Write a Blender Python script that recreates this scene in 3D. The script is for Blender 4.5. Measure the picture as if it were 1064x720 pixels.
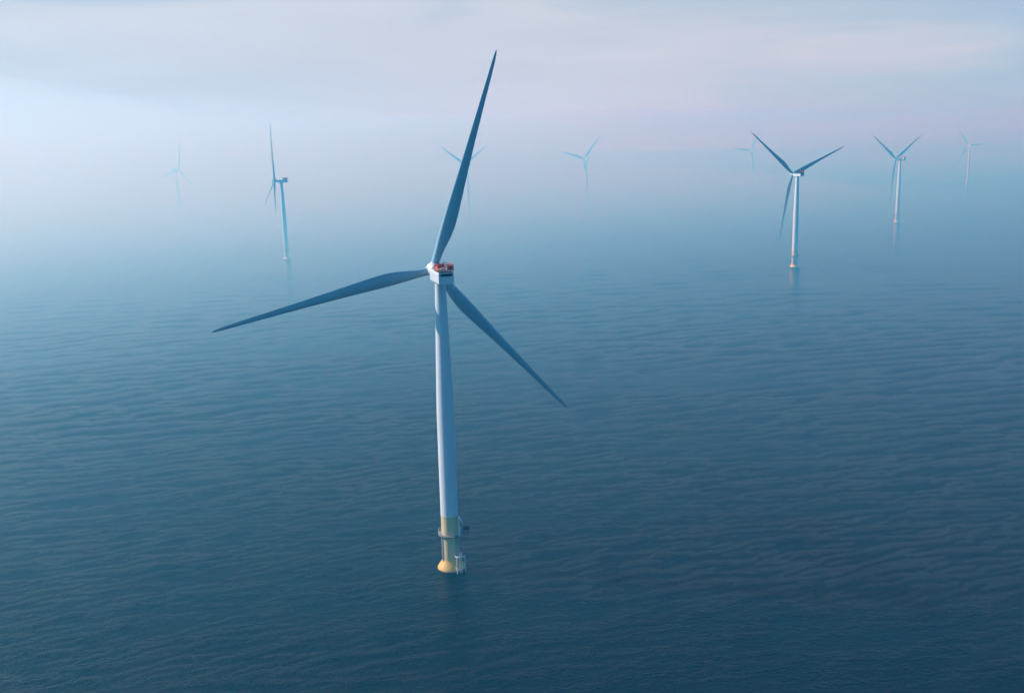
import bpy, bmesh, math, random
import numpy as np
from mathutils import Matrix, Vector, noise

# ------------------------------------------------------------------ camera, sky, sun, exposure
scene = bpy.context.scene
for o in list(bpy.data.objects):
    bpy.data.objects.remove(o)
C = scene.collection
rad = math.radians

CAM_H = 144.86
PITCH, ROLL = 0.208356, -0.0251056
fwd = Vector((0, math.cos(PITCH), -math.sin(PITCH)))
rgt0 = Vector((1, 0, 0))
up0 = rgt0.cross(fwd)
rgt = math.cos(ROLL) * rgt0 + math.sin(ROLL) * up0
upv = -math.sin(ROLL) * rgt0 + math.cos(ROLL) * up0
cam_data = bpy.data.cameras.new("camera")
cam = bpy.data.objects.new("camera", cam_data)
C.objects.link(cam)
m = Matrix((rgt, upv, -fwd)).transposed().to_4x4()
m.translation = (0, 0, CAM_H)
cam.matrix_world = m
cam_data.sensor_width = 36
cam_data.lens = 36 * 1000 / 1064
cam_data.clip_start = 1
cam_data.clip_end = 60000
scene.camera = cam

SUN_AZ = rad(77)        # to the left of the view direction
SUN_EL = rad(34)
SUN_STRENGTH = 5.0
SKY_STRENGTH = 0.11
EXPOSURE = 0.0
SKY_TINT = (0.22, 0.98, 1.38, 1)
HAZE_DENSITY = 0.00021
HAZE_COLOUR = (0.11, 0.63, 1.0)
BANK_COLOUR = (0.80, 0.92, 1.0)
HAZE_G = 0.36

world = bpy.data.worlds.new("World")
scene.world = world
world.use_nodes = True
wt = world.node_tree
wt.nodes.clear()
w_out = wt.nodes.new("ShaderNodeOutputWorld")
w_bg = wt.nodes.new("ShaderNodeBackground")
sky = wt.nodes.new("ShaderNodeTexSky")
sky.sky_type = 'NISHITA'
sky.sun_disc = False
sky.sun_elevation = SUN_EL
sky.sun_rotation = -SUN_AZ
sky.air_density = 1.0
sky.dust_density = 0.3
sky.ozone_density = 5.0
# thin streaks of high cloud in the sky
tc = wt.nodes.new("ShaderNodeTexCoord")
mp = wt.nodes.new("ShaderNodeMapping")
mp.inputs['Scale'].default_value = (1.2, 1.2, 9.0)
mp.inputs['Rotation'].default_value = (0.0, rad(7), rad(20))
nz = wt.nodes.new("ShaderNodeTexNoise")
nz.inputs['Scale'].default_value = 2.2
nz.inputs['Detail'].default_value = 6
nz.inputs['Roughness'].default_value = 0.55
nz.inputs['Distortion'].default_value = 0.4
rp = wt.nodes.new("ShaderNodeValToRGB")
rp.color_ramp.elements[0].position = 0.44
rp.color_ramp.elements[0].color = (0, 0, 0, 1)
rp.color_ramp.elements[1].position = 0.72
rp.color_ramp.elements[1].color = (0.65, 0.65, 0.65, 1)
mixc = wt.nodes.new("ShaderNodeMix")
mixc.data_type = 'RGBA'
mixc.inputs['B'].default_value = (5.45, 5.95, 6.6, 1)
wt.links.new(tc.outputs['Generated'], mp.inputs['Vector'])
wt.links.new(mp.outputs['Vector'], nz.inputs['Vector'])
wt.links.new(nz.outputs['Fac'], rp.inputs['Fac'])
# the veil of cloud is thickest low in the sky
sep = wt.nodes.new("ShaderNodeSeparateXYZ")
wt.links.new(tc.outputs['Generated'], sep.inputs['Vector'])
veil = wt.nodes.new("ShaderNodeMapRange")
veil.interpolation_type = 'SMOOTHSTEP'
veil.inputs['From Min'].default_value = 0.10
veil.inputs['From Max'].default_value = 0.26
veil.inputs['To Min'].default_value = 1.0
veil.inputs['To Max'].default_value = 0.0
wt.links.new(sep.outputs['Z'], veil.inputs['Value'])
# and it glows on the side of the sky where the sun stands
dotn = wt.nodes.new("ShaderNodeVectorMath")
dotn.operation = 'DOT_PRODUCT'
dotn.inputs[1].default_value = (-0.64, 0.77, 0.0)
wt.links.new(tc.outputs['Generated'], dotn.inputs[0])
side = wt.nodes.new("ShaderNodeMapRange")
side.interpolation_type = 'SMOOTHSTEP'
side.inputs['From Min'].default_value = -0.30
side.inputs['From Max'].default_value = 0.80
wt.links.new(dotn.outputs['Value'], side.inputs['Value'])
vside = wt.nodes.new("ShaderNodeMath")
vside.operation = 'MULTIPLY'
wt.links.new(veil.outputs['Result'], vside.inputs[0])
wt.links.new(side.outputs['Result'], vside.inputs[1])
vmax = wt.nodes.new("ShaderNodeMath")
vmax.operation = 'MULTIPLY_ADD'
vmax.use_clamp = True
vmax.inputs[1].default_value = 0.45
wt.links.new(rp.outputs['Color'], vmax.inputs[0])
wt.links.new(vside.outputs['Value'], vmax.inputs[2])
wt.links.new(vmax.outputs['Value'], mixc.inputs['Factor'])
tint = wt.nodes.new("ShaderNodeMix")
tint.data_type = 'RGBA'
tint.blend_type = 'MULTIPLY'
tint.inputs['Factor'].default_value = 1.0
tint.inputs['B'].default_value = SKY_TINT
wt.links.new(sky.outputs['Color'], tint.inputs['A'])
wt.links.new(tint.outputs['Result'], mixc.inputs['A'])
streak = wt.nodes.new("ShaderNodeMapRange")
streak.inputs['From Min'].default_value = 0.40
streak.inputs['From Max'].default_value = 0.66
streak.inputs['To Min'].default_value = 0.95
streak.inputs['To Max'].default_value = 1.06
wt.links.new(nz.outputs['Fac'], streak.inputs['Value'])
stm = wt.nodes.new("ShaderNodeVectorMath")
stm.operation = 'SCALE'
wt.links.new(mixc.outputs['Result'], stm.inputs[0])
wt.links.new(streak.outputs['Result'], stm.inputs['Scale'])
wt.links.new(stm.outputs['Vector'], w_bg.inputs['Color'])
w_bg.inputs['Strength'].default_value = SKY_STRENGTH
wt.links.new(w_bg.outputs['Background'], w_out.inputs['Surface'])

sun_data = bpy.data.lights.new("sun", 'SUN')
sun_data.energy = SUN_STRENGTH
sun_data.angle = rad(0.5)
sun_data.color = (1.0, 0.96, 0.91)
sun = bpy.data.objects.new("sun", sun_data)
C.objects.link(sun)
to_sun = Vector((-math.sin(SUN_AZ) * math.cos(SUN_EL), math.cos(SUN_AZ) * math.cos(SUN_EL), math.sin(SUN_EL)))
sun.rotation_euler = to_sun.to_track_quat('Z', 'Y').to_euler()
sun.location = (-400, 200, 900)

vs = scene.view_settings
scene.display_settings.display_device = 'sRGB'
vs.view_transform = 'Standard'
vs.look = 'None'
vs.exposure = EXPOSURE
vs.gamma = 1
vs.use_curve_mapping = False
scene.cycles.volume_bounces = 2
scene.cycles.max_bounces = 8
scene.cycles.transparent_max_bounces = 64
scene.cycles.use_denoising = True

# ------------------------------------------------------------------ helpers
def tag(o, label=None, cat=None, group=None, kind=None):
    if label: o['label'] = label
    if cat: o['category'] = cat
    if group: o['group'] = group
    if kind: o['kind'] = kind
    return o

def link_mesh(name, me, mat, parent=None, smooth=True):
    me.materials.append(mat)
    if smooth:
        me.polygons.foreach_set('use_smooth', [True] * len(me.polygons))
    o = bpy.data.objects.new(name, me)
    C.objects.link(o)
    if parent: o.parent = parent
    return o

def build(name, bm, mat, parent=None, smooth_angle=None, recalc=True):
    me = bpy.data.meshes.new(name)
    if recalc: bmesh.ops.recalc_face_normals(bm, faces=bm.faces)
    if smooth_angle is not None:
        for f in bm.faces: f.smooth = True
        for e in bm.edges:
            if len(e.link_faces) == 2 and e.calc_face_angle(0) > smooth_angle:
                e.smooth = False
    bm.to_mesh(me)
    bm.free()
    return link_mesh(name, me, mat, parent, smooth=False)

def add_box(bm, c, s, rotz=0.0, bevel=0.0):
    r = bmesh.ops.create_cube(bm, size=1)
    vs_ = r['verts']
    for v in vs_:
        v.co = Vector((v.co.x * s[0], v.co.y * s[1], v.co.z * s[2]))
    if bevel:
        es = list({e for v in vs_ for e in v.link_edges})
        b = bmesh.ops.bevel(bm, geom=es, offset=bevel, segments=3, affect='EDGES', profile=0.5)
        vs_ = list({v for f in b['faces'] for v in f.verts} | {v for v in vs_ if v.is_valid})
    M = Matrix.Translation(c) @ Matrix.Rotation(rotz, 4, 'Z')
    for v in vs_: v.co = M @ v.co

def add_tube(bm, a, b, r0, r1=None, n=10, caps=True):
    a, b = Vector(a), Vector(b)
    r1 = r0 if r1 is None else r1
    d = (b - a).normalized()
    u = d.orthogonal().normalized()
    v = d.cross(u)
    r0v = [bm.verts.new(a + r0 * (math.cos(t) * u + math.sin(t) * v)) for t in (2 * math.pi * k / n for k in range(n))]
    r1v = [bm.verts.new(b + r1 * (math.cos(t) * u + math.sin(t) * v)) for t in (2 * math.pi * k / n for k in range(n))]
    for k in range(n):
        bm.faces.new((r0v[k], r0v[(k + 1) % n], r1v[(k + 1) % n], r1v[k]))
    if caps:
        bm.faces.new(r0v[::-1]); bm.faces.new(r1v)

def add_lathe(bm, prof, n=48, cap_lo=True, cap_hi=True, axis='Z', centre=(0, 0, 0)):
    rings = []
    c = Vector(centre)
    for r, h in prof:
        ring = []
        for k in range(n):
            t = 2 * math.pi * k / n
            p = Vector((r * math.cos(t), r * math.sin(t), h)) if axis == 'Z' else Vector((r * math.cos(t), h, r * math.sin(t)))
            ring.append(bm.verts.new(c + p))
        rings.append(ring)
    for A, B in zip(rings, rings[1:]):
        for k in range(n):
            bm.faces.new((A[k], A[(k + 1) % n], B[(k + 1) % n], B[k]))
    if cap_lo: bm.faces.new(rings[0][::-1])
    if cap_hi: bm.faces.new(rings[-1])

def ring_tube(bm, R, z, r, n=48, a0=0.0, a1=2 * math.pi):
    pts = [(R * math.cos(a0 + (a1 - a0) * k / n), R * math.sin(a0 + (a1 - a0) * k / n), z) for k in range(n + 1)]
    for p, q in zip(pts, pts[1:]):
        add_tube(bm, p, q, r, n=6, caps=False)

# ------------------------------------------------------------------ materials
def paint(name, col, rough=0.45, var=0.06, scale=0.6, streak=True, stain=None, stain_amt=0.0):
    """painted steel or gelcoat: a base colour with faint uneven wear running down it"""
    mt = bpy.data.materials.new(name)
    mt.use_nodes = True
    nt = mt.node_tree
    b = nt.nodes['Principled BSDF']
    t = nt.nodes.new("ShaderNodeTexCoord")
    mpp = nt.nodes.new("ShaderNodeMapping")
    mpp.inputs['Scale'].default_value = (1, 1, 0.12 if streak else 1)
    n1 = nt.nodes.new("ShaderNodeTexNoise")
    n1.inputs['Scale'].default_value = scale
    n1.inputs['Detail'].default_value = 7
    n1.inputs['Roughness'].default_value = 0.6
    r1 = nt.nodes.new("ShaderNodeValToRGB")
    lo = tuple(c * (1 - 2 * var) for c in col)
    hi = tuple(min(1, c * (1 + var)) for c in col)
    r1.color_ramp.elements[0].position = 0.3
    r1.color_ramp.elements[0].color = (*lo, 1)
    r1.color_ramp.elements[1].position = 0.62
    r1.color_ramp.elements[1].color = (*hi, 1)
    nt.links.new(t.outputs['Object'], mpp.inputs['Vector'])
    nt.links.new(mpp.outputs['Vector'], n1.inputs['Vector'])
    nt.links.new(n1.outputs['Fac'], r1.inputs['Fac'])
    out = r1.outputs['Color']
    if stain:
        n2 = nt.nodes.new("ShaderNodeTexNoise")
        n2.inputs['Scale'].default_value = scale * 2.5
        n2.inputs['Detail'].default_value = 9
        n2.inputs['Roughness'].default_value = 0.7
        nt.links.new(mpp.outputs['Vector'], n2.inputs['Vector'])
        r2 = nt.nodes.new("ShaderNodeValToRGB")
        r2.color_ramp.elements[0].position = 0.52
        r2.color_ramp.elements[0].color = (0, 0, 0, 1)
        r2.color_ramp.elements[1].position = 0.75
        r2.color_ramp.elements[1].color = (stain_amt,) * 3 + (1,)
        nt.links.new(n2.outputs['Fac'], r2.inputs['Fac'])
        mx = nt.nodes.new("ShaderNodeMix")
        mx.data_type = 'RGBA'
        mx.inputs['B'].default_value = (*stain, 1)
        nt.links.new(r2.outputs['Color'], mx.inputs['Factor'])
        nt.links.new(out, mx.inputs['A'])
        out = mx.outputs['Result']
    nt.links.new(out, b.inputs['Base Color'])
    b.inputs['Roughness'].default_value = rough
    return mt

M_TOWER = paint("tower_paint", (0.71, 0.73, 0.75), 0.40, 0.03, 0.35, stain=(0.42, 0.42, 0.42), stain_amt=0.18)
M_BLADE = paint("shaded_blade_gelcoat", (0.27, 0.46, 0.52), 0.35, 0.03, 0.25, streak=False)  # light grey blades; their blue-teal shade is put into the base colour
M_NACELLE = paint("nacelle_gelcoat", (0.70, 0.72, 0.74), 0.38, 0.03, 0.5)
M_YELLOW = paint("yellow_marine_paint", (0.80, 0.47, 0.11), 0.5, 0.06, 0.5, stain=(0.36, 0.24, 0.11), stain_amt=0.35)
M_CREAM = paint("faded_yellow_paint", (0.74, 0.57, 0.31), 0.5, 0.05, 0.5, stain=(0.40, 0.32, 0.2), stain_amt=0.3)
M_ALGAE = paint("wet_algae_paint", (0.16, 0.11, 0.045), 0.3, 0.25, 1.2, streak=False)
M_RED = paint("red_rail_paint", (0.62, 0.075, 0.045), 0.45, 0.08, 1.2)
M_ORANGE = paint("orange_panel_paint", (0.75, 0.24, 0.06), 0.5, 0.08, 1.2)
M_GREY = paint("galvanised_steel", (0.40, 0.42, 0.45), 0.5, 0.1, 1.5)
M_FENDER = paint("fender_paint", (0.62, 0.62, 0.68), 0.5, 0.1, 1.2, stain=(0.25, 0.22, 0.2), stain_amt=0.4)
M_DARK = paint("dark_louvre", (0.025, 0.04, 0.055), 0.6, 0.1, 1.5)
M_NET = paint("dark_blue_netting", (0.02, 0.045, 0.08), 0.7, 0.15, 1.5)
M_DECK = paint("deck_grating", (0.20, 0.21, 0.23), 0.7, 0.12, 1.5, streak=False)

# ------------------------------------------------------------------ sea
def make_sea_material():
    mt = bpy.data.materials.new("sea_water")
    mt.use_nodes = True
    nt = mt.node_tree
    b = nt.nodes['Principled BSDF']
    b.inputs['Base Color'].default_value = (0.0, 0.009, 0.015, 1)
    b.inputs['Roughness'].default_value = 0.05
    b.inputs['IOR'].default_value = 1.333
    b.inputs['Specular IOR Level'].default_value = 0.115
    b.inputs['Specular Tint'].default_value = (0.45, 0.92, 1.0, 1)
    t = nt.nodes.new("ShaderNodeTexCoord")
    # slow patches of wind: where the small ripples are stronger or weaker
    pm = nt.nodes.new("ShaderNodeMapping")
    pm.inputs['Rotation'].default_value = (0, 0, rad(-14))
    pm.inputs['Scale'].default_value = (0.0030, 0.011, 1)
    pn = nt.nodes.new("ShaderNodeTexNoise")
    pn.inputs['Scale'].default_value = 1.0
    pn.inputs['Detail'].default_value = 6
    pn.inputs['Distortion'].default_value = 0.6
    nt.links.new(t.outputs['Object'], pm.inputs['Vector'])
    nt.links.new(pm.outputs['Vector'], pn.inputs['Vector'])
    pr = nt.nodes.new("ShaderNodeMapRange")
    pr.inputs['From Min'].default_value = 0.32
    pr.inputs['From Max'].default_value = 0.68
    pr.inputs['To Min'].default_value = 0.40
    pr.inputs['To Max'].default_value = 1.45
    nt.links.new(pn.outputs['Fac'], pr.inputs['Value'])
    prev = None
    # (rotation of the crests, scale across crests, stretch along them, height, strength)
    for rot, sc, st, dist in ((-22, 0.10, 0.40, 0.30), (-15, 0.36, 0.5, 0.50), (-28, 0.9, 0.6, 0.60), (-4, 2.1, 0.75, 0.42)):
        mm = nt.nodes.new("ShaderNodeMapping")
        mm.vector_type = 'POINT'
        mm.inputs['Rotation'].default_value = (0, 0, rad(rot))
        mm.inputs['Scale'].default_value = (sc * st, sc, sc)
        nn = nt.nodes.new("ShaderNodeTexNoise")
        nn.inputs['Scale'].default_value = 1.0
        nn.inputs['Detail'].default_value = 3.5
        nn.inputs['Roughness'].default_value = 0.55
        nn.inputs['Distortion'].default_value = 0.35
        nt.links.new(t.outputs['Object'], mm.inputs['Vector'])
        nt.links.new(mm.outputs['Vector'], nn.inputs['Vector'])
        bp = nt.nodes.new("ShaderNodeBump")
        bp.inputs['Distance'].default_value = dist
        nt.links.new(pr.outputs['Result'], bp.inputs['Strength'])
        nt.links.new(nn.outputs['Fac'], bp.inputs['Height'])
        if prev: nt.links.new(prev.outputs['Normal'], bp.inputs['Normal'])
        prev = bp
    nt.links.new(prev.outputs['Normal'], b.inputs['Normal'])
    return mt

def make_sea():
    rng = np.random.default_rng(11)
    # ring radii: fine where the water is near, wide rings towards the horizon
    rr = [0.0, 60.0, 120.0, 170.0, 200.0]
    r = 200.0
    while r < 12000:
        r += min(max(0.45, r * r / (CAM_H * 1000) * 1.1), 160.0)
        rr.append(r)
    rr = np.array(rr[1:])
    front = np.radians(np.linspace(-42, 42, 1000))
    rest = np.radians(np.linspace(42, 318, 72)[1:-1])
    ang = np.concatenate([front, rest])
    na, nr = len(ang), len(rr)
    X = rr[:, None] * np.sin(ang)[None, :]
    Y = rr[:, None] * np.cos(ang)[None, :]
    dr = np.gradient(rr)
    da = np.concatenate([np.full(1000, np.radians(84 / 1000)), np.full(len(rest), np.radians(4))])
    spacing = np.maximum(dr[:, None], rr[:, None] * da[None, :]).astype(np.float32)
    Z = np.zeros_like(X, dtype=np.float32)
    for k in range(64):
        lam = 3.5 * (40.0 / 3.5) ** rng.random()
        th = rad(22) + rng.normal(0, 0.27)
        kx, ky = -math.sin(th) * 2 * math.pi / lam, math.cos(th) * 2 * math.pi / lam
        amp = 0.0070 * lam / (2 * math.pi) * (1.25 if lam < 18 else 0.75)
        ph = rng.random() * 6.283
        fade = np.clip((lam / spacing - 2.2) / 2.0, 0, 1)
        Z += (amp * fade * np.sin(kx * X + ky * Y + ph)).astype(np.float32)
    verts = np.empty((nr * na + 1, 3), dtype=np.float32)
    verts[:-1, 0] = X.ravel(); verts[:-1, 1] = Y.ravel(); verts[:-1, 2] = Z.ravel()
    verts[-1] = (0, 0, 0)
    i, j = np.meshgrid(np.arange(nr - 1), np.arange(na), indexing='ij')
    j2 = (j + 1) % na
    quads = np.stack([i * na + j, (i + 1) * na + j, (i + 1) * na + j2, i * na + j2], -1).reshape(-1, 4)[:, ::-1]
    tj = np.arange(na)
    tris = np.stack([np.full(na, nr * na), (tj + 1) % na, tj], -1)
    me = bpy.data.meshes.new("sea")
    nq, ntri = len(quads), len(tris)
    me.vertices.add(len(verts))
    me.vertices.foreach_set('co', verts.ravel())
    me.loops.add(nq * 4 + ntri * 3)
    me.loops.foreach_set('vertex_index', np.concatenate([quads.ravel(), tris.ravel()]).astype(np.int32))
    me.polygons.add(nq + ntri)
    starts = np.concatenate([np.arange(nq) * 4, nq * 4 + np.arange(ntri) * 3]).astype(np.int32)
    me.polygons.foreach_set('loop_start', starts)
    me.update(calc_edges=True)
    me.validate()
    me.polygons.foreach_set('use_smooth', np.ones(nq + ntri, dtype=bool))
    if me.polygons[0].normal.z < 0:
        me.flip_normals()
    o = link_mesh("sea", me, make_sea_material(), smooth=False)
    tag(o, kind='structure')
make_sea()

# ------------------------------------------------------------------ haze over the sea
def air(name, colour, density, g):
    mt = bpy.data.materials.new(name)
    mt.use_nodes = True
    nt = mt.node_tree
    nt.nodes.clear()
    out = nt.nodes.new("ShaderNodeOutputMaterial")
    v = nt.nodes.new("ShaderNodeVolumePrincipled")
    v.inputs['Color'].default_value = (*colour, 1)
    v.inputs['Absorption Color'].default_value = (1, 1, 1, 1)
    v.inputs['Density'].default_value = density
    v.inputs['Anisotropy'].default_value = g
    nt.links.new(v.outputs['Volume'], out.inputs['Volume'])
    return mt

def make_haze():
    bm = bmesh.new()
    add_box(bm, (0, 0, 193.0), (24400, 24400, 396.0))
    tag(build("haze", bm, air("sea_haze", HAZE_COLOUR, HAZE_DENSITY, HAZE_G)), kind='stuff')
    # the bank of fog lying over the far water, thickest to the left and low down: shell inside shell
    for (cx, cy, rx, ry, rz, dens) in ((-1400, 2700, 2600, 1800, 155, 0.00040), (-1500, 2800, 2650, 2000, 205, 0.00038), (-1650, 2900, 2900, 2250, 275, 0.00036), (-1800, 2650, 3000, 2500, 345, 0.00050), (1700, 4300, 2300, 1650, 150, 0.00028), (-300, 3500, 5200, 3600, 240, 0.00180)):
        bm = bmesh.new()
        bmesh.ops.create_uvsphere(bm, u_segments=224, v_segments=112, radius=1)
        for v in bm.verts:
            q = v.co * 2.6 + Vector((cx * 0.01, rz * 0.1, 3.0))
            v.co *= 1.0 + (0.10 if cx != -300 else 0.03) * noise.fractal(q, 1.0, 2.1, 2)
            z = v.co.z      # a lens with a thin feathered rim
            v.co = Vector((v.co.x * rx + cx, v.co.y * ry + cy, min(z, 1.03) ** (2.8 if cx == -300 else 3.2) * rz if z > 0 else z * 3.5))
        tag(build("fog_bank", bm, air("fog_bank_air", BANK_COLOUR if cx != -300 else (0.09, 0.68, 1.0), dens, HAZE_G), None, 3.0, False), kind='stuff')
make_haze()

# ------------------------------------------------------------------ wind turbine
HUB = 103.2
OV = 8.9
TILT = rad(4)
CONE = rad(0.5)
R_TIP = 74.4

def tower_radius(z):
    if z < 56: return 3.05 - 0.08 * (z - 19.5) / 36.5
    return 2.97 - 1.22 * (z - 56) / 45.1

def tower_bm():
    bm = bmesh.new()
    prof = []
    z0, z1 = 19.5, 101.1
    n = 40
    for k in range(n + 1):
        t = k / n
        z = z0 + (z1 - z0) * t
        prof.append((tower_radius(z), z))
    add_lathe(bm, prof, 64)
    return bm

def flange_bm(z, r):
    bm = bmesh.new()
    add_lathe(bm, [(r - 0.05, z - 0.12), (r + 0.035, z - 0.10), (r + 0.035, z + 0.10), (r - 0.05, z + 0.12)], 64, False, False)
    return bm

def blade_bm():
    bm = bmesh.new()
    # span, chord, relative thickness, twist, pitch axis (share of the chord ahead of the axis)
    tab = [(0.0, 2.70, 1.00, 14, 0.50), (0.02, 2.70, 1.00, 14, 0.50), (0.05, 2.95, 0.86, 14, 0.47), (0.09, 3.65, 0.64, 13, 0.42),
           (0.14, 4.55, 0.46, 11.5, 0.36), (0.19, 5.00, 0.37, 10, 0.33), (0.25, 4.85, 0.31, 8, 0.32), (0.33, 4.25, 0.27, 6, 0.31),
           (0.45, 3.40, 0.24, 4, 0.30), (0.60, 2.60, 0.21, 2.2, 0.30), (0.75, 1.95, 0.19, 1, 0.30), (0.88, 1.45, 0.18, 0.2, 0.30),
           (0.95, 1.12, 0.17, 0, 0.32), (0.985, 0.72, 0.16, 0, 0.36), (1.0, 0.22, 0.15, 0, 0.42)]
    tab = np.array(tab)
    ns, npt = 64, 32
    ss = np.concatenate([np.linspace(0, 0.9, 48), np.linspace(0.91, 1.0, 16)])
    prev = None
    first = None
    root_r = 1.7
    for s in ss:
        ch, th, tw, ax = (np.interp(s, tab[:, 0], tab[:, q]) for q in (1, 2, 3, 4))
        tw = rad(tw)
        blend = min(1.0, max(0.0, (1.0 - th) / 0.6))       # 0 round root, 1 aerofoil
        ring = []
        for k in range(npt):
            a = 2 * math.pi * k / npt
            xc = 0.5 * (1 + math.cos(a))                     # 1 trailing edge, 0 leading edge
            circ = 0.5 * math.sin(a)
            x = min(max(xc, 0.0), 1.0)
            yt = 5 * (0.2969 * math.sqrt(x) - 0.1260 * x - 0.3516 * x * x + 0.2843 * x ** 3 - 0.1036 * x ** 4)
            camber = 0.10 * (x - x * x)
            foil = (yt if a < math.pi else -yt) * th + camber
            yy = (1 - blend) * circ * th + blend * foil
            ch2 = ch if s < 0.04 else ch * 0.93
            px = (xc - ax) * ch2                               # towards the trailing edge
            py = yy * ch                                      # thickness
            # local frame: X towards trailing edge, Y up-wind (away from nacelle), Z along span
            qx = px * math.cos(tw) - py * math.sin(tw)
            qy = -px * math.sin(tw) - py * math.cos(tw)
            z = root_r + s * (R_TIP - root_r)
            pre = -0.6 * s ** 2.2                             # pre-bend up-wind
            ring.append(bm.verts.new((qx, qy + pre, z)))
        if prev:
            for k in range(npt):
                bm.faces.new((prev[k], prev[(k + 1) % npt], ring[(k + 1) % npt], ring[k]))
        else:
            first = ring
        prev = ring
    bm.faces.new(first[::-1]); bm.faces.new(prev)
    return bm

# nacelle frame: +Y towards the rotor, origin on the tower axis at hub height
NW, NL0, NL1, NZ0, NZ1 = 5.1, -8.2, 5.0, -2.3, 1.5

def nacelle_bm():
    bm = bmesh.new()
    secs = [(NL0, 0.985, 0.0, 0.0), (NL0 + 0.45, 1.0, 0.0, 0.0), (1.5, 1.0, 0.0, 0.0), (3.6, 0.96, 0.08, 0.12), (NL1, 0.84, 0.30, 0.40)]
    prev = None
    for (y, ws, dlo, dhi) in secs:
        ring = []
        hw = NW / 2 * ws
        zl, zh = NZ0 + dlo, NZ1 - dhi
        rc = 0.35
        for (cx, cz, a0) in ((hw - rc, zh - rc, 0), (-hw + rc, zh - rc, 90), (-hw + rc, zl + rc, 180), (hw - rc, zl + rc, 270)):
            for q in range(5):
                a = rad(a0 + 90 * q / 4)
                ring.append(bm.verts.new((cx + rc * math.cos(a), y, cz + rc * math.sin(a))))
        if prev:
            n = len(ring)
            for k in range(n):
                bm.faces.new((prev[k], prev[(k + 1) % n], ring[(k + 1) % n], ring[k]))
        else:
            bm.faces.new(ring[::-1])
        prev = ring
    bm.faces.new(prev)
    return bm

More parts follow.
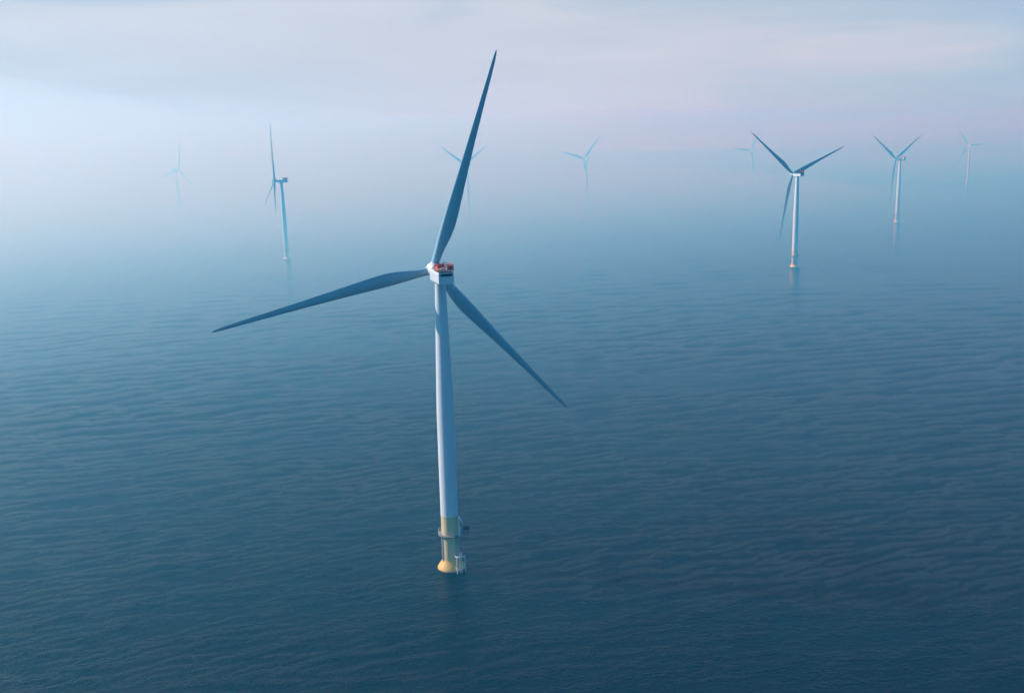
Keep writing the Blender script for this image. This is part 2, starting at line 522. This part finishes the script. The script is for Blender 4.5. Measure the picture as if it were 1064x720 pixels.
def make_turbine():
    root = bpy.data.objects.new("wind_turbine", None)
    C.objects.link(root)
    # foundation ------------------------------------------------------
    bm = bmesh.new()
    add_lathe(bm, [(2.98, -2.0), (2.98, 12.4), (3.06, 12.45), (3.06, 12.9), (3.0, 12.95), (3.0, 19.35), (3.08, 19.4), (3.08, 19.6), (2.95, 19.65)], 64)
    tp = build("transition_piece", bm, M_CREAM, root, rad(30))
    bm = bmesh.new()
    add_lathe(bm, [(4.9, -2.0), (4.95, -0.3), (4.85, 0.4), (4.4, 1.2), (3.7, 2.2), (3.3, 2.8), (3.05, 3.4), (2.97, 3.7)], 64, True, False)
    build("ice_cone", bm, M_YELLOW, tp, rad(35))
    bm = bmesh.new()
    add_lathe(bm, [(4.92, -1.5), (4.975, -0.3), (4.90, 0.32), (4.80, 0.36)], 64, False, False)
    build("wet_band", bm, M_ALGAE, tp, rad(35))
    for a in (200, 214, 330):
        bm = bmesh.new()
        ca, sa = math.cos(rad(a)), math.sin(rad(a))
        add_tube(bm, (3.15 * ca, 3.15 * sa, 2.5), (3.15 * ca, 3.15 * sa, 12.3), 0.14, n=8)
        build("cable_tube", bm, M_GREY, tp, rad(40))
    # working platform ------------------------------------------------
    bm = bmesh.new()
    add_lathe(bm, [(3.07, 12.6), (4.15, 12.6), (4.2, 12.63), (4.2, 12.79), (4.15, 12.82), (2.8, 12.82)], 48, False, False)
    for k in range(12):
        a = rad(k * 30 + 8)
        add_tube(bm, (2.95 * math.cos(a), 2.95 * math.sin(a), 11.2), (4.0 * math.cos(a), 4.0 * math.sin(a), 12.6), 0.09, n=6)
    pf = build("working_platform", bm, M_DECK, root, rad(40))
    bm = bmesh.new()
    for z in (13.3, 13.75, 14.1):
        ring_tube(bm, 4.13, z, 0.035)
    for k in range(20):
        a = rad(k * 18)
        add_tube(bm, (4.13 * math.cos(a), 4.13 * math.sin(a), 12.8), (4.13 * math.cos(a), 4.13 * math.sin(a), 14.1), 0.05, n=6)
    build("railing", bm, M_GREY, pf, rad(40))
    # laydown deck that sticks out to one side, with its bracing and dark netted guard
    bm = bmesh.new()
    add_box(bm, (5.1, 0.6, 12.69), (2.9, 3.4, 0.18))
    for y in (-0.9, 2.1):
        add_tube(bm, (2.5, y * 0.6, 9.6), (6.2, y, 12.58), 0.12, n=8)
    build("laydown_deck", bm, M_DECK, pf, rad(40))
    bm = bmesh.new()
    x0, x1, y0, y1 = 4.0, 6.5, -1.0, 2.2
    for (p, q) in (((x1, y0), (x1, y1)), ((x0, y1), (x1, y1))):
        cxm, cym = (p[0] + q[0]) / 2, (p[1] + q[1]) / 2
        L = math.hypot(q[0] - p[0], q[1] - p[1])
        add_box(bm, (cxm, cym, 13.55), (0.06 if p[0] == q[0] else L, L if p[0] == q[0] else 0.06, 1.35))
    for (x, y) in ((x1, y0), (x1, y1), (x0, y1)):
        add_tube(bm, (x, y, 12.7), (x, y, 14.4), 0.07, n=6)
    build("netted_guard", bm, M_NET, pf, rad(40))
    bm = bmesh.new()
    add_tube(bm, (3.3, -2.7, 12.8), (3.3, -2.7, 20.0), 0.30, 0.22, 12)
    add_tube(bm, (3.3, -2.7, 20.0), (4.6, -3.2, 17.6), 0.28, 0.18, 10)
    add_tube(bm, (4.6, -3.2, 17.7), (4.6, -3.2, 15.0), 0.05, n=6)
    add_box(bm, (3.3, -2.7, 13.1), (0.7, 0.7, 0.5), 0, 0.08)
    build("davit_crane", bm, M_NACELLE, pf, rad(40))
    # boat landing ----------------------------------------------------
    bm = bmesh.new()
    for (x, y) in ((2.4, -5.3), (5.0, -3.7)):
        add_tube(bm, (x, y, -2.0), (x, y, 6.0), 0.22, n=12)
    for z in (1.2, 5.4):
        for (x, y) in ((2.4, -5.3), (5.0, -3.7)):
            add_tube(bm, (x, y, z), (x * 0.50, y * 0.50, z + 0.5), 0.13, n=8)
        add_tube(bm, (2.4, -5.3, z), (5.0, -3.7, z), 0.08, n=8)
    bl = build("boat_landing", bm, M_FENDER, root, rad(40))
    bm = bmesh.new()
    for (x, y) in ((3.25, -4.75), (4.0, -4.3)):
        add_tube(bm, (x, y, -1.5), (x, y, 7.4), 0.09, n=8)
    for k in range(29):
        z = -1.2 + k * 0.3
        add_tube(bm, (3.25, -4.75, z), (4.0, -4.3, z), 0.035, n=6)
    build("ladder", bm, M_FENDER, bl, rad(40))
    bm = bmesh.new()
    for (x, y) in ((1.95, -2.75), (2.45, -2.45)):
        add_tube(bm, (x, y, 5.5), (x, y, 13.2), 0.07, n=8)
    for k in range(26):
        z = 5.6 + k * 0.29
        add_tube(bm, (1.95, -2.75, z), (2.45, -2.45, z), 0.03, n=6)
    add_box(bm, (2.75, -3.5, 5.6), (2.2, 2.0, 0.1), rad(30))
    build("upper_ladder", bm, M_GREY, bl, rad(40))
    # tower ------------------------------------------------------------
    tw = build("tower", tower_bm(), M_TOWER, root, rad(40))
    for z in (38.0, 56.0, 79.0):
        build("flange", flange_bm(z, tower_radius(z)), M_TOWER, tw, rad(50))
    bm = bmesh.new()
    add_box(bm, (3.0, 0, 21.3), (0.24, 1.1, 2.4), 0, 0.05)
    build("door", bm, M_GREY, tw, rad(40))
    return root

def rotor_frame():
    return Matrix.Translation((0, 0, HUB)) @ Matrix.Rotation(TILT, 4, 'X')

def make_top(root):
    """nacelle, rotor hub and blades, placed in the frame of the nacelle by pose()"""
    parts = []
    nc = build("nacelle", nacelle_bm(), M_NACELLE, root, rad(40))
    bm = bmesh.new()
    # louvre frame and slats on the rear face
    add_box(bm, (0.1, NL0 - 0.03, 0.72), (3.9, 0.10, 0.85))
    for k in range(5):
        add_box(bm, (0.1, NL0 - 0.10, 0.44 + k * 0.14), (3.6, 0.06, 0.035))
    build("rear_vent", bm, M_DARK, nc)
    for sx in (-1, 1):
        bm = bmesh.new()
        for y in (-5.6, -1.8, 1.4):
            add_box(bm, (sx * (NW / 2 + 0.012), y, -0.35), (0.03, 0.04, 3.3))
        add_box(bm, (sx * (NW / 2 + 0.010), -2.1, 0.1), (0.03, 7.1, 0.05))
        build("panel_seam", bm, M_GREY, nc)
    bm = bmesh.new()
    add_lathe(bm, [(1.9, -2.75), (1.9, -2.2)], 48)
    build("yaw_ring", bm, M_GREY, nc, rad(40))
    bm = bmesh.new()
    add_box(bm, (0.2, 2.0, NZ1 + 0.20), (2.2, 2.0, 0.45), 0, 0.1)
    build("roof_hatch", bm, M_NACELLE, nc, rad(40))
    for x in (-1.2, 1.3):
        bm = bmesh.new()
        add_tube(bm, (x, -1.3, NZ1), (x, -1.3, NZ1 + 2.5), 0.06, n=6)
        add_box(bm, (x, -1.3, NZ1 + 2.5), (0.5, 0.12, 0.12))
        add_tube(bm, (x + 0.2, -1.3, NZ1 + 2.5), (x + 0.2, -1.3, NZ1 + 2.9), 0.05, n=6)
        build("weather_mast", bm, M_DARK, nc, rad(40))
    # hoist platform with its red railing on the rear of the roof
    px, y0, y1, zf = 2.52, NL0 - 0.1, -2.4, NZ1 + 0.22
    bm = bmesh.new()
    add_box(bm, (0, (y0 + y1) / 2, zf), (2 * px, y1 - y0, 0.16))
    hp = build("hoist_platform", bm, M_DECK, root)
    bm = bmesh.new()
    H = 2.1
    zb = zf + 0.08
    corners = [(-px, y0), (px, y0), (px, y1), (-px, y1)]
    for (a, b) in zip(corners, corners[1:] + corners[:1]):
        n = 5
        for k in range(n):
            t = k / n
            x, y = a[0] + (b[0] - a[0]) * t, a[1] + (b[1] - a[1]) * t
            add_tube(bm, (x, y, zb), (x, y, zb + H), 0.085, n=6)
        for z in (0.7, 1.4, H):
            add_tube(bm, (a[0], a[1], zb + z), (b[0], b[1], zb + z), 0.085, n=6)
    build("railing", bm, M_RED, hp, rad(40))
    bm = bmesh.new()
    add_box(bm, (-px + 0.02, (y0 + y1) / 2 - 0.4, zb + 0.95), (0.05, (y1 - y0) * 0.62, 1.25))
    build("side_panel", bm, M_ORANGE, hp)
    bm = bmesh.new()
    add_box(bm, (1.55, y0 + 0.12, zb + 1.15), (1.55, 0.05, 1.4))
    add_box(bm, (px - 0.1, (y0 + y1) / 2, zb + 0.95), (0.05, (y1 - y0) * 0.8, 1.3))
    add_box(bm, (-0.6, y1 - 0.1, zb + 1.15), (3.2, 0.05, 1.4))
    build("mesh_panel", bm, M_RED, hp)
    for x in (-1.3, -0.35, 0.6, 1.5):
        bm = bmesh.new()
        add_box(bm, (x, y0 + 0.35, zb + 0.33), (0.62, 0.42, 0.62), 0, 0.06)
        build("battery_box", bm, M_NACELLE, hp, rad(40))
    bm = bmesh.new()
    add_box(bm, (-0.4, y0 + 2.6, zb + 0.5), (1.4, 1.1, 0.9), 0, 0.1)
    build("equipment_box", bm, M_NACELLE, hp, rad(40))
    bm = bmesh.new()
    add_tube(bm, (0.75, y0 + 0.5, zb), (0.75, y0 + 0.5, zb + 2.2), 0.13, n=8)
    add_box(bm, (0.75, y0 + 0.9, zb + 2.15), (0.3, 1.3, 0.3))
    build("hoist", bm, M_DARK, hp, rad(40))
    parts += [nc, hp]
    # hub and blades
    bm = bmesh.new()
    prof = [(1.75, -3.4), (1.9, -3.2), (2.15, -1.9), (2.25, -0.6), (2.25, 0.8), (2.1, 1.6), (1.75, 2.5), (1.2, 3.2), (0.6, 3.6), (0.15, 3.72)]
    add_lathe(bm, prof, 48, True, True, axis='Y')
    hb = build("rotor_hub", bm, M_NACELLE, root, rad(40))
    bm = bmesh.new()
    for k in range(3):
        a = rad(120 * k)
        d = Vector((math.sin(a), 0, math.cos(a)))
        add_tube(bm, d * 1.3, d * 2.35, 1.52, 1.45, 40)
    build("blade_collar", bm, M_NACELLE, hb, rad(40))
    me = None
    blades = []
    for k in range(3):
        if k == 0:
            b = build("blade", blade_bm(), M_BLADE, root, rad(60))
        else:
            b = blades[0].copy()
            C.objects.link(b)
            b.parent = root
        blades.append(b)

def pose(root, x, y, yaw_deg, az_deg, base_deg=0.0, pitch_deg=0.0, cone=CONE):
    """put a turbine at x, y with its rotor axis yaw_deg left of +Y and its first blade az_deg from straight up"""
    root.location = (x, y, 0)
    root.rotation_euler = (0, 0, rad(base_deg))
    Nf = Matrix.Rotation(rad(yaw_deg - base_deg), 4, 'Z')
    top = Matrix.Translation((0, 0, HUB))
    hubm = top @ Nf @ Matrix.Rotation(TILT, 4, 'X') @ Matrix.Translation((0, OV, 0))
    k = 0
    for ch in root.children:
        nm = ch.name.split('.')[0]
        if nm in ('nacelle', 'hoist_platform'):
            ch.matrix_basis = top @ Nf
        elif nm == 'rotor_hub':
            ch.matrix_basis = hubm @ Matrix.Rotation(rad(az_deg), 4, 'Y')
        elif nm == 'blade':
            ch.matrix_basis = hubm @ Matrix.Rotation(rad(az_deg + 120 * k), 4, 'Y') @ Matrix.Rotation(-cone, 4, 'X') @ Matrix.Rotation(rad(pitch_deg), 4, 'Z')
            k += 1

def copy_turbine(src):
    r = src.copy()
    C.objects.link(r)
    for ch in src.children:
        c = ch.copy(); C.objects.link(c); c.parent = r
        for g in ch.children:
            d = g.copy(); C.objects.link(d); d.parent = c
    return r

G = "wind turbines standing in the sea"
spots = [
    (-23.1, 314.3, 18.4, 17.9, 0, 0, "nearest and largest white wind turbine with red railed nacelle on a yellow base"),
    (320.5, 1079.4, 22, 68, 20, 0, "clear white wind turbine right of the nearest one, blades spread in a wide open Y"),
    (-298.3, 1286.3, 110, 118, -8, 35, "wind turbine left of the nearest one, seen side-on with its dark nacelle pointing right"),
    (643.3, 1601.8, 34, 60, 12, 0, "slim hazy white wind turbine, second from the right, two blades raised in a V"),
    (1371.5, 2905.4, 8, 86, 5, 35, "pale wind turbine far off at the right edge, one blade stretched out level"),
    (-746.6, 2205.8, 330, 14, 0, 0, "ghostly wind turbine almost lost in the fog, leftmost of all"),
    (-82.3, 1991.6, 46, 60, 0, 0, "faint wind turbine in fog directly behind the raised blade of the nearest one"),
    (186.2, 2315.6, 38, 44, 0, 0, "faint wind turbine in fog above the open water between the two clearest ones"),
    (754.2, 3019.8, 30, 35, 0, 0, "tiny most distant wind turbine beside the left blade tip of the open Y one"),
]
first = None
for (x, y, yaw, az, base, pitch, lab) in spots:
    if first is None:
        t = first = make_turbine()
        make_top(first)
    else:
        t = copy_turbine(first)
    pose(t, x, y, yaw, az, base, pitch, rad(4.5) if pitch else CONE)
    tag(t, lab, "wind turbine", G)
